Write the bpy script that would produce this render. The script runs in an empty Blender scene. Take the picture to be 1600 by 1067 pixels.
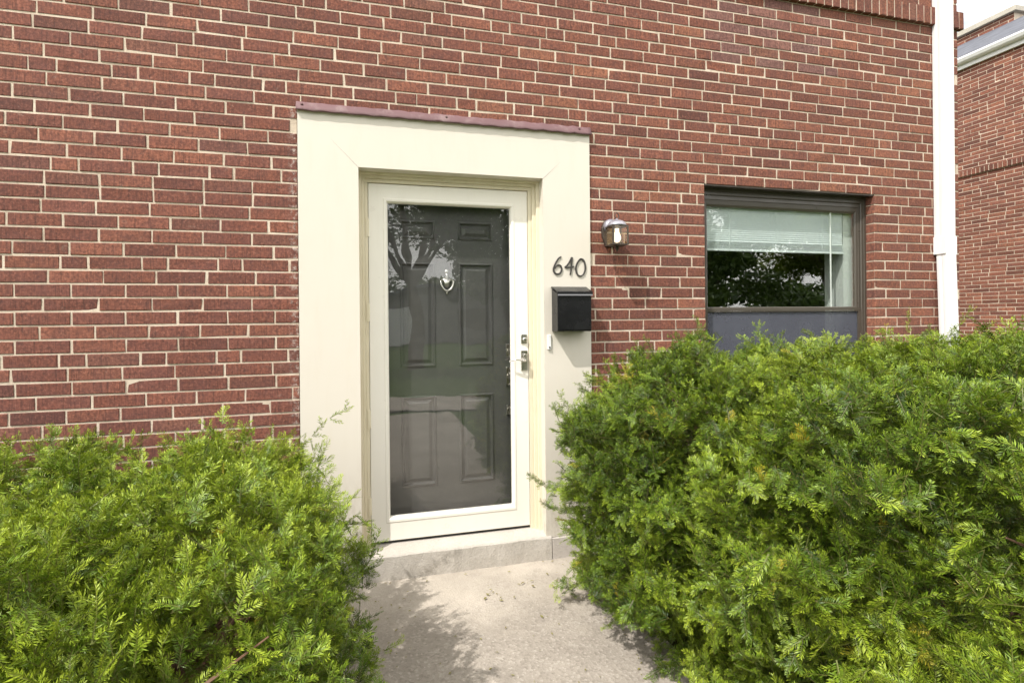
import bpy, bmesh, math, random
import numpy as np
from mathutils import Vector, Matrix

C = bpy.context.scene.collection
R = random.Random(7)
G = np.random.default_rng(11)
Hc, LB = 0.0677, 0.2285          # brick course height, brick module
ZH = 2.64                        # a header-course line over the door

# ------------------------------------------------------------------ helpers
class MB:
    """collects polygons for one mesh object"""
    def __init__(s):
        s.v, s.f, s.mi, s.cur = [], [], [], 0
    def add(s, vs, fs):
        b = len(s.v); s.v += [tuple(p) for p in vs]
        for f in fs:
            s.f.append(tuple(b + i for i in f)); s.mi.append(s.cur)
    def box(s, x0, x1, y0, y1, z0, z1):
        s.add([(x0,y0,z0),(x1,y0,z0),(x1,y1,z0),(x0,y1,z0),(x0,y0,z1),(x1,y0,z1),(x1,y1,z1),(x0,y1,z1)],
              [(0,3,2,1),(4,5,6,7),(0,1,5,4),(1,2,6,5),(2,3,7,6),(3,0,4,7)])
        return s
    def prism(s, poly, a0, a1, axis):
        """extrude a 2-D polygon (counter-clockwise seen from -axis) along an axis"""
        def P(p, a):
            return {'y': (p[0], a, p[1]), 'x': (a, p[0], p[1]), 'z': (p[0], p[1], a)}[axis]
        n = len(poly)
        vs = [P(p, a0) for p in poly] + [P(p, a1) for p in poly]
        s.add(vs, [tuple(range(n)), tuple(reversed(range(n, 2*n)))] + [(i, i+n, (i+1) % n + n, (i+1) % n) for i in range(n)])
        return s
    def tube(s, pts, rad, n=8, cap=True):
        pts = [Vector(p) for p in pts]
        if not hasattr(rad, '__len__'): rad = [rad]*len(pts)
        t = (pts[1]-pts[0]).normalized()
        u = t.orthogonal().normalized()
        vs, fs = [], []
        for i, p in enumerate(pts):
            a = pts[max(i-1, 0)]; b = pts[min(i+1, len(pts)-1)]
            t2 = (b-a).normalized() if (b-a).length > 1e-9 else t
            u = (u - t2*u.dot(t2)).normalized(); w = t2.cross(u)
            for k in range(n):
                an = 2*math.pi*k/n
                vs.append(p + (u*math.cos(an) + w*math.sin(an))*rad[i])
        for i in range(len(pts)-1):
            for k in range(n):
                fs.append((i*n+k, i*n+(k+1) % n, (i+1)*n+(k+1) % n, (i+1)*n+k))
        if cap:
            fs.append(tuple(reversed(range(n)))); fs.append(tuple(range((len(pts)-1)*n, len(pts)*n)))
        s.add(vs, fs); return s
    def lathe(s, prof, o, axis='z', n=24):
        """profile of (radius, height) turned about an axis through o"""
        o = Vector(o); vs, fs = [], []
        for r, h in prof:
            for k in range(n):
                a = 2*math.pi*k/n; c, d = r*math.cos(a), r*math.sin(a)
                vs.append(o + Vector({'z': (c, d, h), 'y': (c, h, -d), 'x': (h, c, d)}[axis]))
        for i in range(len(prof)-1):
            for k in range(n):
                fs.append((i*n+k, i*n+(k+1) % n, (i+1)*n+(k+1) % n, (i+1)*n+k))
        fs.append(tuple(reversed(range(n)))); fs.append(tuple(range((len(prof)-1)*n, len(prof)*n)))
        s.add(vs, fs); return s
    def loft(s, outer, inner, rings, cap=True):
        """frame of rectangles between outer and inner (x0,x1,z0,z1); rings of (t, y)"""
        vs, fs = [], []
        for t, y in rings:
            x0, x1, z0, z1 = [o + (i-o)*t for o, i in zip(outer, inner)]
            vs += [(x0,y,z0),(x1,y,z0),(x1,y,z1),(x0,y,z1)]
        for i in range(len(rings)-1):
            for k in range(4):
                fs.append((i*4+k, i*4+(k+1) % 4, i*4+4+(k+1) % 4, i*4+4+k))
        if cap:
            j = (len(rings)-1)*4; fs.append((j, j+1, j+2, j+3))
        s.add(vs, fs); return s
    def build(s, name, mats, parent=None, smooth=False, bevel=0, base=None, seg=2):
        if not isinstance(mats, (list, tuple)): mats = [mats]
        v = np.array(s.v, dtype=float)
        root = parent
        while root is not None and root.parent is not None: root = root.parent
        if root is not None: org = np.array(root.get('_o'), dtype=float)
        elif base is not None: org = np.array(base, dtype=float)
        else:
            lo, hi = v.min(0), v.max(0); org = np.array([(lo[0]+hi[0])/2, (lo[1]+hi[1])/2, lo[2]])
        me = bpy.data.meshes.new(name)
        me.from_pydata((v-org).tolist(), [], s.f)
        for m in mats: me.materials.append(m)
        if len(mats) > 1: me.polygons.foreach_set('material_index', s.mi)
        me.polygons.foreach_set('use_smooth', [smooth]*len(me.polygons))
        me.update()
        o = bpy.data.objects.new(name, me); C.objects.link(o)
        if parent is not None: o.parent = parent
        else:
            o.location = org; o['_o'] = [float(x) for x in org]
        if bevel:
            b = o.modifiers.new('Bevel', 'BEVEL'); b.width = bevel; b.segments = seg; b.limit_method = 'ANGLE'; b.angle_limit = math.radians(35)
            b.harden_normals = True
        return o

def thing(name, label, cat, loc, group=None):
    o = bpy.data.objects.new(name, None); C.objects.link(o)
    o.location = loc; o['_o'] = [float(x) for x in loc]; o.empty_display_size = .1
    return tag(o, label, cat, group)
def tag(o, label, cat, group=None):
    o['label'] = label; o['category'] = cat
    if group: o['group'] = group
    return o
def lab(o, label):
    o['label'] = label; return o
def kind(o, k, label=None, cat=None):
    o['kind'] = k
    if label: o['label'] = label
    if cat: o['category'] = cat
    return o

# value noise on a wrapped lattice
_T = G.random((32, 32, 32))
def vnoise(p):
    p = np.asarray(p, dtype=float); i = np.floor(p).astype(int); f = p-i; f = f*f*(3-2*f)
    r = 0
    for dx in (0, 1):
        for dy in (0, 1):
            for dz in (0, 1):
                w = (f[..., 0] if dx else 1-f[..., 0])*(f[..., 1] if dy else 1-f[..., 1])*(f[..., 2] if dz else 1-f[..., 2])
                r = r + w*_T[(i[..., 0]+dx) % 32, (i[..., 1]+dy) % 32, (i[..., 2]+dz) % 32]
    return r

# ---------------------------------------------------------------- materials
def mat(name):
    m = bpy.data.materials.new(name); m.use_nodes = True
    nt = m.node_tree; nt.nodes.clear()
    out = nt.nodes.new('ShaderNodeOutputMaterial')
    return m, nt, out
def N(nt, t, **kw):
    n = nt.nodes.new('ShaderNode'+t)
    for k, v in kw.items():
        if k in n.inputs: n.inputs[k].default_value = v
        else: setattr(n, k, v)
    return n
def L(nt, a, b): nt.links.new(a, b)
def mapping(nt, scale, coord='Object'):
    tc = N(nt, 'TexCoord'); mp = N(nt, 'Mapping'); mp.inputs['Scale'].default_value = scale
    L(nt, tc.outputs[coord], mp.inputs['Vector']); return mp.outputs['Vector']
def noise(nt, vec, scale=1.0, detail=4, rough=.55):
    n = N(nt, 'TexNoise'); n.inputs['Scale'].default_value = scale; n.inputs['Detail'].default_value = detail; n.inputs['Roughness'].default_value = rough
    L(nt, vec, n.inputs['Vector']); return n.outputs['Fac']
def ramp(nt, fac, stops):
    r = N(nt, 'ValToRGB'); e = r.color_ramp.elements
    while len(e) < len(stops): e.new(.5)
    for k, (p, c) in enumerate(stops):
        e[k].position = p; e[k].color = (*c, 1) if len(c) == 3 else c
    L(nt, fac, r.inputs['Fac']); return r.outputs['Color']
def mix(nt, fac, a, b, mode='MIX'):
    n = N(nt, 'Mix', data_type='RGBA', blend_type=mode)
    for s, v in ((n.inputs['Factor'], fac), (n.inputs[6], a), (n.inputs[7], b)):
        if hasattr(v, 'links'): L(nt, v, s)
        elif isinstance(v, (int, float)): s.default_value = v
        else: s.default_value = (*v, 1)
    return n.outputs[2]
def bump(nt, h, strength=.5, dist=.002, normal=None):
    b = N(nt, 'Bump'); b.inputs['Strength'].default_value = strength; b.inputs['Distance'].default_value = dist
    L(nt, h, b.inputs['Height'])
    if normal is not None: L(nt, normal, b.inputs['Normal'])
    return b.outputs['Normal']
def g3(v): return (v, v, v)

def paint(name, col, rough=.45, var=.06, dirt=None, dirt_amt=.35, metallic=0, bumpy=.15, streak=False, spec=.5, splash=0):
    m, nt, out = mat(name)
    v = mapping(nt, (1, 1, 1))
    n1 = noise(nt, v, 3.0, 5)
    c = mix(nt, n1, tuple(x*(1-var) for x in col), tuple(min(1, x*(1+var)) for x in col))
    if dirt:
        vs = mapping(nt, (9, 9, 1.6) if streak else (5, 5, 5))
        c = mix(nt, ramp(nt, noise(nt, vs, 2.0, 7, .65), [(.5, g3(0)), (.78, g3(dirt_amt))]), c, dirt)
    if splash:      # rain-splashed soil in the lowest part of the board
        sx = N(nt, 'SeparateXYZ'); L(nt, v, sx.inputs[0])
        hz = N(nt, 'MapRange'); L(nt, sx.outputs[2], hz.inputs[0]); hz.inputs[1].default_value = splash; hz.inputs[2].default_value = .12
        c = mix(nt, mix(nt, 1.0, hz.outputs[0], ramp(nt, noise(nt, mapping(nt, (30, 30, 12)), 1.0, 7, .75), [(.42, g3(0)), (.68, g3(.6))]), 'MULTIPLY'), c, (.33, .27, .2))
    p = N(nt, 'BsdfPrincipled', Roughness=rough, Metallic=metallic); p.inputs['Specular IOR Level'].default_value = spec
    L(nt, c, p.inputs['Base Color'])
    rr = ramp(nt, noise(nt, v, 11, 4), [(.3, g3(max(0, rough-.08))), (.7, g3(min(1, rough+.1)))]); L(nt, rr, p.inputs['Roughness'])
    if bumpy: L(nt, bump(nt, noise(nt, v, 60, 3), bumpy, .001), p.inputs['Normal'])
    L(nt, p.outputs[0], out.inputs[0]); return m

def brick_mat():
    m, nt, out = mat('fired_brick')
    at = N(nt, 'Attribute', attribute_name='bcol')
    v = mapping(nt, (1, 1, 1)); vs = mapping(nt, (150, 150, 7)); 
    st = noise(nt, vs, 1.0, 3, .6)
    gr = noise(nt, v, 75, 5, .75); big = noise(nt, v, 9, 4, .6)
    c = at.outputs['Color']
    c = mix(nt, ramp(nt, st, [(.34, g3(.52)), (.5, g3(0))]), c, (.045, .025, .022))
    c = mix(nt, ramp(nt, gr, [(.33, g3(.8)), (.54, g3(0))]), c, (.055, .028, .024))
    c = mix(nt, ramp(nt, noise(nt, v, 31, 6, .75), [(.36, g3(.5)), (.52, g3(0))]), c, (.07, .035, .032))
    c = mix(nt, ramp(nt, gr, [(.54, g3(0)), (.72, g3(.5))]), c, (.46, .225, .165))
    c = mix(nt, ramp(nt, big, [(.35, g3(.34)), (.6, g3(0))]), c, (.13, .06, .055))
    # pale mortar smears
    c = mix(nt, ramp(nt, noise(nt, v, 17, 7, .75), [(.6, g3(0)), (.82, g3(.45))]), c, (.45, .36, .3))
    # paint left on the bricks beside the door boards
    sx = N(nt, 'SeparateXYZ'); tc = N(nt, 'TexCoord'); L(nt, tc.outputs['Object'], sx.inputs[0])
    a = N(nt, 'Math', operation='ADD'); L(nt, sx.outputs[0], a.inputs[0]); a.inputs[1].default_value = .350
    ab = N(nt, 'Math', operation='ABSOLUTE'); L(nt, a.outputs[0], ab.inputs[0])
    near = ramp(nt, ab.outputs[0], [(.0, g3(.8)), (.04, g3(0))])
    zl = N(nt, 'Math', operation='LESS_THAN'); L(nt, sx.outputs[2], zl.inputs[0]); zl.inputs[1].default_value = 2.57
    near = mix(nt, zl.outputs[0], (0, 0, 0), near)
    wn = mix(nt, 1.0, near, ramp(nt, noise(nt, v, 40, 6, .7), [(.5, g3(0)), (.66, g3(1))]), 'MULTIPLY')
    c = mix(nt, wn, c, (.55, .5, .45))
    p = N(nt, 'BsdfPrincipled', Roughness=.88); p.inputs['Specular IOR Level'].default_value = .25
    L(nt, c, p.inputs['Base Color'])
    nb = bump(nt, st, .8, .0035); nb = bump(nt, gr, .6, .002, nb); L(nt, nb, p.inputs['Normal'])
    L(nt, p.outputs[0], out.inputs[0]); return m
def mortar_mat():
    m, nt, out = mat('lime_mortar')
    v = mapping(nt, (1, 1, 1))
    c = ramp(nt, noise(nt, v, 5, 6, .7), [(.3, (.42, .34, .26)), (.5, (.57, .475, .375)), (.75, (.70, .61, .50))])
    c = mix(nt, ramp(nt, noise(nt, v, 38, 5, .7), [(.28, g3(.7)), (.45, g3(0))]), c, (.3, .22, .17))
    p = N(nt, 'BsdfPrincipled', Roughness=.95); L(nt, c, p.inputs['Base Color'])
    L(nt, bump(nt, noise(nt, v, 200, 4), .7, .003), p.inputs['Normal'])
    L(nt, p.outputs[0], out.inputs[0]); return m
def concrete_mat(name, cols, agg=.5, stain=(.2, .17, .14), wear=None):
    m, nt, out = mat(name)
    v = mapping(nt, (1, 1, 1))
    c = ramp(nt, noise(nt, v, 2.2, 6, .65), [(.3, cols[0]), (.52, cols[1]), (.75, cols[2])])
    vo = N(nt, 'TexVoronoi'); vo.inputs['Scale'].default_value = 95; L(nt, v, vo.inputs['Vector'])
    sel = N(nt, 'SeparateColor'); L(nt, vo.outputs['Color'], sel.inputs[0])
    worn = ramp(nt, noise(nt, v, 1.5, 5, .6), [(.38, g3(.15)), (.6, g3(1))])
    if wear:
        sx = N(nt, 'SeparateXYZ'); L(nt, v, sx.inputs[0])
        ad = N(nt, 'MapRange'); L(nt, sx.outputs[1], ad.inputs[0]); ad.inputs[1].default_value = wear[0]; ad.inputs[2].default_value = wear[1]
        nz = N(nt, 'Math', operation='MULTIPLY_ADD'); L(nt, noise(nt, v, 3.5, 6, .65), nz.inputs[0]); nz.inputs[1].default_value = 1.3; L(nt, ad.outputs[0], nz.inputs[2])
        worn = ramp(nt, nz.outputs[0], [(.55, g3(.12)), (1.15 if False else .99, g3(1))])
        c = mix(nt, worn, mix(nt, 1.0, c, (1.12, 1.10, 1.06), 'MULTIPLY'), mix(nt, 1.0, c, (.86, .845, .825), 'MULTIPLY'))
    dark = mix(nt, 1.0, ramp(nt, sel.outputs[0], [(.62, g3(0)), (.9, g3(agg))]), worn, 'MULTIPLY')
    c = mix(nt, dark, c, (.13, .105, .085))
    lite = mix(nt, 1.0, ramp(nt, sel.outputs[1], [(.7, g3(0)), (.95, g3(agg))]), worn, 'MULTIPLY')
    c = mix(nt, lite, c, (.66, .6, .53))
    c = mix(nt, ramp(nt, noise(nt, v, 6, 8, .75), [(.55, g3(0)), (.8, g3(.5))]), c, stain)
    c = mix(nt, ramp(nt, noise(nt, v, 240, 3, .7), [(.3, g3(.4)), (.5, g3(0))]), c, stain)
    p = N(nt, 'BsdfPrincipled', Roughness=.92); p.inputs['Specular IOR Level'].default_value = .2
    L(nt, c, p.inputs['Base Color'])
    nb = bump(nt, vo.outputs['Distance'], .35, .004); nb = bump(nt, noise(nt, v, 160, 5, .7), .6, .003, nb); L(nt, nb, p.inputs['Normal'])
    L(nt, p.outputs[0], out.inputs[0]); return m
def glass_mat(name, tint=(.96, .98, .97), base=.05, gain=2.2, rough=0.0):
    """thin window pane: clear transmission plus the mirror image off its faces"""
    m, nt, out = mat(name)
    t = N(nt, 'BsdfTransparent'); t.inputs[0].default_value = (*tint, 1)
    gl = N(nt, 'BsdfGlossy', Roughness=rough); gl.inputs['Color'].default_value = (1, 1, 1, 1)
    lw = N(nt, 'LayerWeight', Blend=.5); pw = N(nt, 'Math', operation='POWER'); L(nt, lw.outputs['Facing'], pw.inputs[0]); pw.inputs[1].default_value = 4
    k = N(nt, 'Math', operation='MULTIPLY_ADD', use_clamp=True); L(nt, pw.outputs[0], k.inputs[0]); k.inputs[1].default_value = gain; k.inputs[2].default_value = base
    mx = N(nt, 'MixShader'); L(nt, k.outputs[0], mx.inputs[0]); L(nt, t.outputs[0], mx.inputs[1]); L(nt, gl.outputs[0], mx.inputs[2])
    # faint ripple of old panes
    v = mapping(nt, (1, 1, 1)); L(nt, bump(nt, noise(nt, v, 3.0, 2), .06, .02), gl.inputs['Normal'])
    L(nt, mx.outputs[0], out.inputs[0]); return m
def emit_mat(name, col, s):
    m, nt, out = mat(name); e = N(nt, 'Emission', Strength=s); e.inputs[0].default_value = (*col, 1); L(nt, e.outputs[0], out.inputs[0]); return m
def foliage_mat(name, attr='leaf', trans=.25, rough=.42, spec=.45):
    m, nt, out = mat(name)
    at = N(nt, 'Attribute', attribute_name=attr)
    p = N(nt, 'BsdfPrincipled', Roughness=rough); p.inputs['Specular IOR Level'].default_value = spec
    L(nt, at.outputs['Color'], p.inputs['Base Color'])
    t = N(nt, 'BsdfTranslucent'); c2 = mix(nt, 1.0, at.outputs['Color'], (1.25, 1.15, .5), 'MULTIPLY'); L(nt, c2, t.inputs[0])
    mx = N(nt, 'MixShader'); mx.inputs[0].default_value = trans
    L(nt, p.outputs[0], mx.inputs[1]); L(nt, t.outputs[0], mx.inputs[2]); L(nt, mx.outputs[0], out.inputs[0]); return m
def ground_mat(name, stops, scale=6, b=.6):
    m, nt, out = mat(name); v = mapping(nt, (1, 1, 1))
    c = ramp(nt, noise(nt, v, scale, 8, .7), stops)
    p = N(nt, 'BsdfPrincipled', Roughness=.95); p.inputs['Specular IOR Level'].default_value = .15
    L(nt, c, p.inputs['Base Color']); L(nt, bump(nt, noise(nt, v, scale*9, 5), b, .02), p.inputs['Normal'])
    L(nt, p.outputs[0], out.inputs[0]); return m
def shingle_mat():
    m, nt, out = mat('slate_shingle')
    tc = N(nt, 'TexCoord'); sx = N(nt, 'SeparateXYZ'); L(nt, tc.outputs['Object'], sx.inputs[0])
    cb = N(nt, 'CombineXYZ'); L(nt, sx.outputs[1], cb.inputs[0]); L(nt, sx.outputs[0], cb.inputs[1])
    br = N(nt, 'TexBrick'); br.inputs['Scale'].default_value = 1; br.inputs['Brick Width'].default_value = .3; br.inputs['Row Height'].default_value = .13; br.inputs['Mortar Size'].default_value = .006
    br.inputs['Color1'].default_value = (.03, .033, .042, 1); br.inputs['Color2'].default_value = (.06, .065, .08, 1); br.inputs['Mortar'].default_value = (.05, .05, .06, 1)
    L(nt, cb.outputs[0], br.inputs['Vector'])
    c = mix(nt, ramp(nt, noise(nt, mapping(nt, (9, 1.6, 9)), 2.2, 7, .75), [(.35, g3(0)), (.62, g3(1))]), br.outputs['Color'], (.125, .132, .16))
    p = N(nt, 'BsdfPrincipled', Roughness=.85); L(nt, c, p.inputs['Base Color']); L(nt, bump(nt, br.outputs['Fac'], .6, -.01), p.inputs['Normal'])
    L(nt, p.outputs[0], out.inputs[0]); return m

M_BRICK, M_MORTAR = brick_mat(), mortar_mat()
M_CREAM = paint('cream_paint', (.640, .595, .518), .42, .025, (.56, .48, .35), .15, streak=True, splash=.65)
M_JAMB = paint('cream_jamb_paint', (.71, .645, .49), .42, .05, (.46, .37, .2), .35, streak=True)
M_WHITE = paint('storm_door_white', (.84, .805, .725), .34, .02, (.6, .55, .45), .14, streak=True)
M_DOOR = paint('charcoal_door_paint', (.078, .077, .074), .36, .14, (.13, .125, .115), .4, bumpy=.35)
M_NICKEL = paint('satin_nickel', (.62, .6, .56), .25, .05, metallic=1, bumpy=.05)
M_BLACKM = paint('black_mailbox_enamel', (.008, .008, .009), .24, .3, (.016, .016, .016), .5, bumpy=.1, spec=.32)
M_DIGIT = paint('bronze_number', (.045, .04, .036), .42, .2)
M_FLASH = paint('mauve_painted_flashing', (.15, .080, .085), .65, .3, (.32, .25, .24), .7, bumpy=.5)
M_BRONZE = paint('bronze_window_frame', (.074, .063, .05), .34, .12, (.06, .05, .042), .4, streak=True)
M_DWHITE = paint('downspout_white', (.77, .77, .765), .4, .02, (.5, .5, .48), .22, streak=True)
M_LAMP = paint('weathered_pewter', (.30, .29, .33), .4, .35, (.62, .6, .66), .8, metallic=.5, bumpy=.6)
M_LAMPD = paint('dark_lantern_metal', (.07, .055, .045), .45, .3, (.2, .17, .15), .5, metallic=.4)
M_BULB = emit_mat('lit_bulb', (1.0, .90, .70), 1.7)
M_GLASS = glass_mat('storm_glass', (.98, .985, .98), .066, .7)
M_WGLASS = glass_mat('window_glass', (.96, .98, .965), .11, .8)
M_LGLASS = glass_mat('lantern_glass', (1.0, .955, .86), .03, .7)
M_BLIND = paint('pale_blind_vinyl', (.79, .84, .85), .5, .02)
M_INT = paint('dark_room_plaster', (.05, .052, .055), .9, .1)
M_INTW = paint('white_interior_casing', (.74, .77, .74), .5, .03)
M_RUBBER = paint('black_rubber_sweep', (.02, .02, .02), .7, .2)
M_WOODB = paint('yew_bark', (.14, .075, .045), .9, .3, (.24, .17, .12), .6, bumpy=.8)
M_STEP = concrete_mat('step_concrete', [(.42, .385, .34), (.49, .455, .405), (.56, .52, .465)], .14, (.33, .295, .25))
M_BLOCK = concrete_mat('limestone_block', [(.46, .42, .38), (.53, .49, .45), (.6, .56, .51)], .1, (.36, .32, .28))
M_PATH = concrete_mat('path_concrete', [(.32, .288, .25), (.41, .372, .325), (.52, .472, .415)], .26, (.19, .165, .14), wear=(2.3, .9))
M_SOIL = ground_mat('bark_mulch', [(.3, (.035, .024, .018)), (.55, (.075, .05, .036)), (.8, (.13, .095, .07))], 14, 1)
M_LAWN = ground_mat('lawn_grass', [(.3, (.035, .06, .014)), (.55, (.06, .10, .022)), (.8, (.10, .14, .04))], 5, 1)
M_YEW = foliage_mat('yew_needles', trans=.06, rough=.48, spec=.4)
M_LEAF = foliage_mat('tree_leaves', trans=.3)
M_BARK = paint('tree_bark', (.10, .075, .055), .95, .3, (.17, .14, .11), .7, bumpy=1)
M_SHING = shingle_mat()
M_COPING = concrete_mat('coping_stone', [(.36, .33, .28), (.44, .41, .35), (.5, .47, .41)], .2)
def screen_mat():
    m, nt, out = mat('insect_screen')
    t = N(nt, 'BsdfTransparent'); d = N(nt, 'BsdfPrincipled', Roughness=.6); d.inputs['Base Color'].default_value = (.085, .09, .115, 1)
    mx = N(nt, 'MixShader'); v = mapping(nt, (1, 1, 1))
    L(nt, ramp(nt, noise(nt, v, 5, 5), [(.3, g3(.62)), (.7, g3(.8))]), mx.inputs[0])
    L(nt, t.outputs[0], mx.inputs[1]); L(nt, d.outputs[0], mx.inputs[2]); L(nt, mx.outputs[0], out.inputs[0]); return m
M_SCREEN = screen_mat()

# ------------------------------------------------------------- brick masonry
PAL = [(.230, .084, .053), (.247, .093, .058), (.212, .079, .051), (.266, .103, .063), (.194, .073, .049), (.225, .085, .057)]
class Bricks:
    def __init__(s, to3):
        s.to3, s.v, s.f, s.c = to3, [], [], []
    def brick(s, u0, u1, z0, z1, col, proud=0., depth=.016, bev=.0024, j=.0014, left=0, right=0):
        """one brick: chamfered front and four sides; left/right: extra depth of that end, for reveals"""
        r = lambda: R.uniform(-j, j)
        F = [(u0+bev+r(), proud+r(), z0+bev+r()), (u1-bev+r(), proud+r(), z0+bev+r()), (u1-bev+r(), proud+r(), z1-bev+r()), (u0+bev+r(), proud+r(), z1-bev+r())]
        E_ = [(u0+r(), proud+bev, z0+r()), (u1+r(), proud+bev, z0+r()), (u1+r(), proud+bev, z1+r()), (u0+r(), proud+bev, z1+r())]
        dl, dr = max(depth, left), max(depth, right)
        if R.random() < .12:          # a worn corner
            k = R.randrange(4); e = R.uniform(.001, .0032)
            sx, sz = (1, -1, -1, 1)[k], (1, 1, -1, -1)[k]
            F[k] = (F[k][0]+sx*e, F[k][1]+.002, F[k][2]+sz*e*.6); E_[k] = (E_[k][0]+sx*e*.8, E_[k][1]+.003, E_[k][2]+sz*e*.5)
        B = [(u0, dl, z0), (u1, dr, z0), (u1, dr, z1), (u0, dl, z1)]
        b = len(s.v); s.v += [s.to3(*p) for p in F+E_+B]
        s.f.append((b, b+1, b+2, b+3))
        for a in (0, 4):
            for k in range(4): s.f.append((b+a+k, b+a+4+k, b+a+4+(k+1) % 4, b+a+(k+1) % 4))
        s.c += [col]*12
    def wall(s, u0, u1, r0, r1, holes, phase, colour, Lb=LB, end_left=False):
        for r in range(r0, r1):
            zt, zb = ZH - r*Hc, ZH - (r+1)*Hc
            hdr = r % 7 == 6
            x = u0 - 2 + (phase(r) - (u0-2)/Lb) % 1 * Lb if not hdr else u0 - 2 + ((phase(r) - (u0-2)/Lb) % 1.5) * Lb
            x -= 2*Lb
            xs = []; k = 0
            while x < u1:
                w = Lb if not hdr or k % 2 == 0 else Lb*.5
                xs.append((x, x+w)); x += w; k += 1
            mj = .0048
            for a, b in xs:
                a += R.uniform(-.002, .002); b += R.uniform(-.002, .002)
                pieces = [(a+mj, b-mj, 0, 0)]
                for (h0, h1, hr0, hr1, dep) in list(holes) + [(-1e9, u0, -999, 999, 0), (u1, 1e9, -999, 999, 0)]:
                    if not (hr0 <= r < hr1): continue
                    nxt = []
                    for (p, q, l, rr) in pieces:
                        if q <= h0 or p >= h1:
                            # a brick that ends at the opening by nature closes up to it
                            if abs(q-h0) < .03: q, rr = h0, dep
                            if abs(p-h1) < .03: p, l = h1, dep
                            nxt.append((p, q, l, rr))
                        else:
                            if p < h0-.025: nxt.append((p, h0, l, dep))
                            if q > h1+.025: nxt.append((h1, q, dep, rr))
                    pieces = nxt
                for (p, q, l, rr) in pieces:
                    d = R.random()
                    s.brick(p, q, zb+mj+R.uniform(-.0008, .0008), zt-mj+R.uniform(-.0008, .0008), colour((p+q)/2, (zb+zt)/2), R.uniform(-.0012, .0012), left=l, right=rr)
    def build(s, name, mortar_quads, parent, extra=None):
        me = bpy.data.meshes.new(name)
        root = parent
        while root.parent is not None: root = root.parent
        org = np.array(root['_o'])
        nb = len(s.v)
        v = list(s.v); f = list(s.f)
        for q in mortar_quads:
            b = len(v); v += q; f.append((b, b+1, b+2, b+3))
        v = np.array(v) - org
        me.from_pydata(v.tolist(), [], f)
        me.materials.append(M_BRICK); me.materials.append(M_MORTAR)
        me.polygons.foreach_set('material_index', [0]*len(s.f) + [1]*len(mortar_quads))
        at = me.attributes.new('bcol', 'FLOAT_COLOR', 'POINT')
        c = np.ones((len(v), 4), dtype=np.float32); c[:nb, :3] = np.array(s.c); at.data.foreach_set('color', c.ravel())
        me.update()
        o = bpy.data.objects.new(name, me); C.objects.link(o); o.parent = parent
        return o

def house_colour(x, z):
    c = np.array(R.choice(PAL))
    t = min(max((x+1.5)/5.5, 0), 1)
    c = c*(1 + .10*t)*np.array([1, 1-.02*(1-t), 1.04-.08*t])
    d = R.random()
    if d < .035: c = c*np.array([.70, .74, .80])
    elif d < .06 and x > .5: c = np.array([.34, .138, .080])
    elif d < .09: c = c*np.array([.9, 1.03, 1.12])
    c = c*R.uniform(.84, 1.14)
    if 2.2 < x < 3.2 and 3.1 < z < 3.7 and R.random() < .4: c = c*.7 + np.array([.2, .16, .18])*.3
    return tuple(c)

# =================================================================== HOUSE
XL, XR, ZTOP = -6.0, 4.371, 6.1
DX0, DX1, DZ = -.338, 1.342, 2.5573          # door surround
WX0, WX1, WZ1, WR0, WR1 = 2.151, 3.556, ZH-5*Hc, 5, 25
WZ0 = ZH-25*Hc
house = thing('brick_house', 'red brick house with cream framed door, bronze window and raised brick belt course', 'house', (0, 0, 0))

PH = {-2: .28, -3: .75, -4: .08, -1: 0., 0: .32, 1: .72, 2: .10, 3: .60, 4: .17, 5: .67, 6: .38, 8: .27, 13: .54, 14: .31, 15: .72, 16: .22, 17: .72, 20: .49, 21: .65}
BASE = (.2, .68, .14, .64, .2, .69)
_ph = {}
def phase(r):
    if r not in _ph:
        if r in PH: p = PH[r]
        elif r % 7 == 6: p = R.choice([0, .25, .5, .9])
        else: p = BASE[r % 7] + R.uniform(-.06, .06)
        _ph[r] = p + (-1.304)/LB
    return _ph[r]
bk = Bricks(lambda u, d, z: (u, d, z))
holes = [(DX0, DX1, 1, 99, 0.02), (WX0, WX1, WR0, WR1, .11), (XL-1, XR+1, -16, -14, 0)]
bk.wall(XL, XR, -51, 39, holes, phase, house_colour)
mq = []
MY = .0034
def mrect(x0, x1, z0, z1): mq.append([(x0, MY, z0), (x1, MY, z0), (x1, MY, z1), (x0, MY, z1)])
xs = [XL, DX0, DX1, WX0, WX1, XR]
mrect(XL, XR, WZ1, ZTOP) if False else None
mrect(XL, XR, DZ, ZTOP)
mrect(XL, DX0, 0, DZ); mrect(DX1, WX0, 0, DZ); mrect(WX1, XR, 0, DZ); mrect(WX0, WX1, WZ1+.004, DZ); mrect(WX0, WX1, 0, WZ0)
# mortar of the window reveals and the soffit of its lintel course
mq.append([(WX0-.004, MY, WZ0), (WX0-.004, MY, WZ1), (WX0-.004, .125, WZ1), (WX0-.004, .125, WZ0)])
mq.append([(WX1+.004, MY, WZ0), (WX1+.004, .125, WZ0), (WX1+.004, .125, WZ1), (WX1+.004, MY, WZ1)])
mq.append([(WX0, MY, WZ1+.004), (WX1, MY, WZ1+.004), (WX1, .125, WZ1+.004), (WX0, .125, WZ1+.004)])
wall = bk.build('wall', mq, house)
# the lintel course hangs on a painted steel angle
MB().box(WX0-.1, WX1+.1, .006, .105, WZ1-.006, WZ1+.003).build('steel_lintel', M_LAMPD, house)
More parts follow.
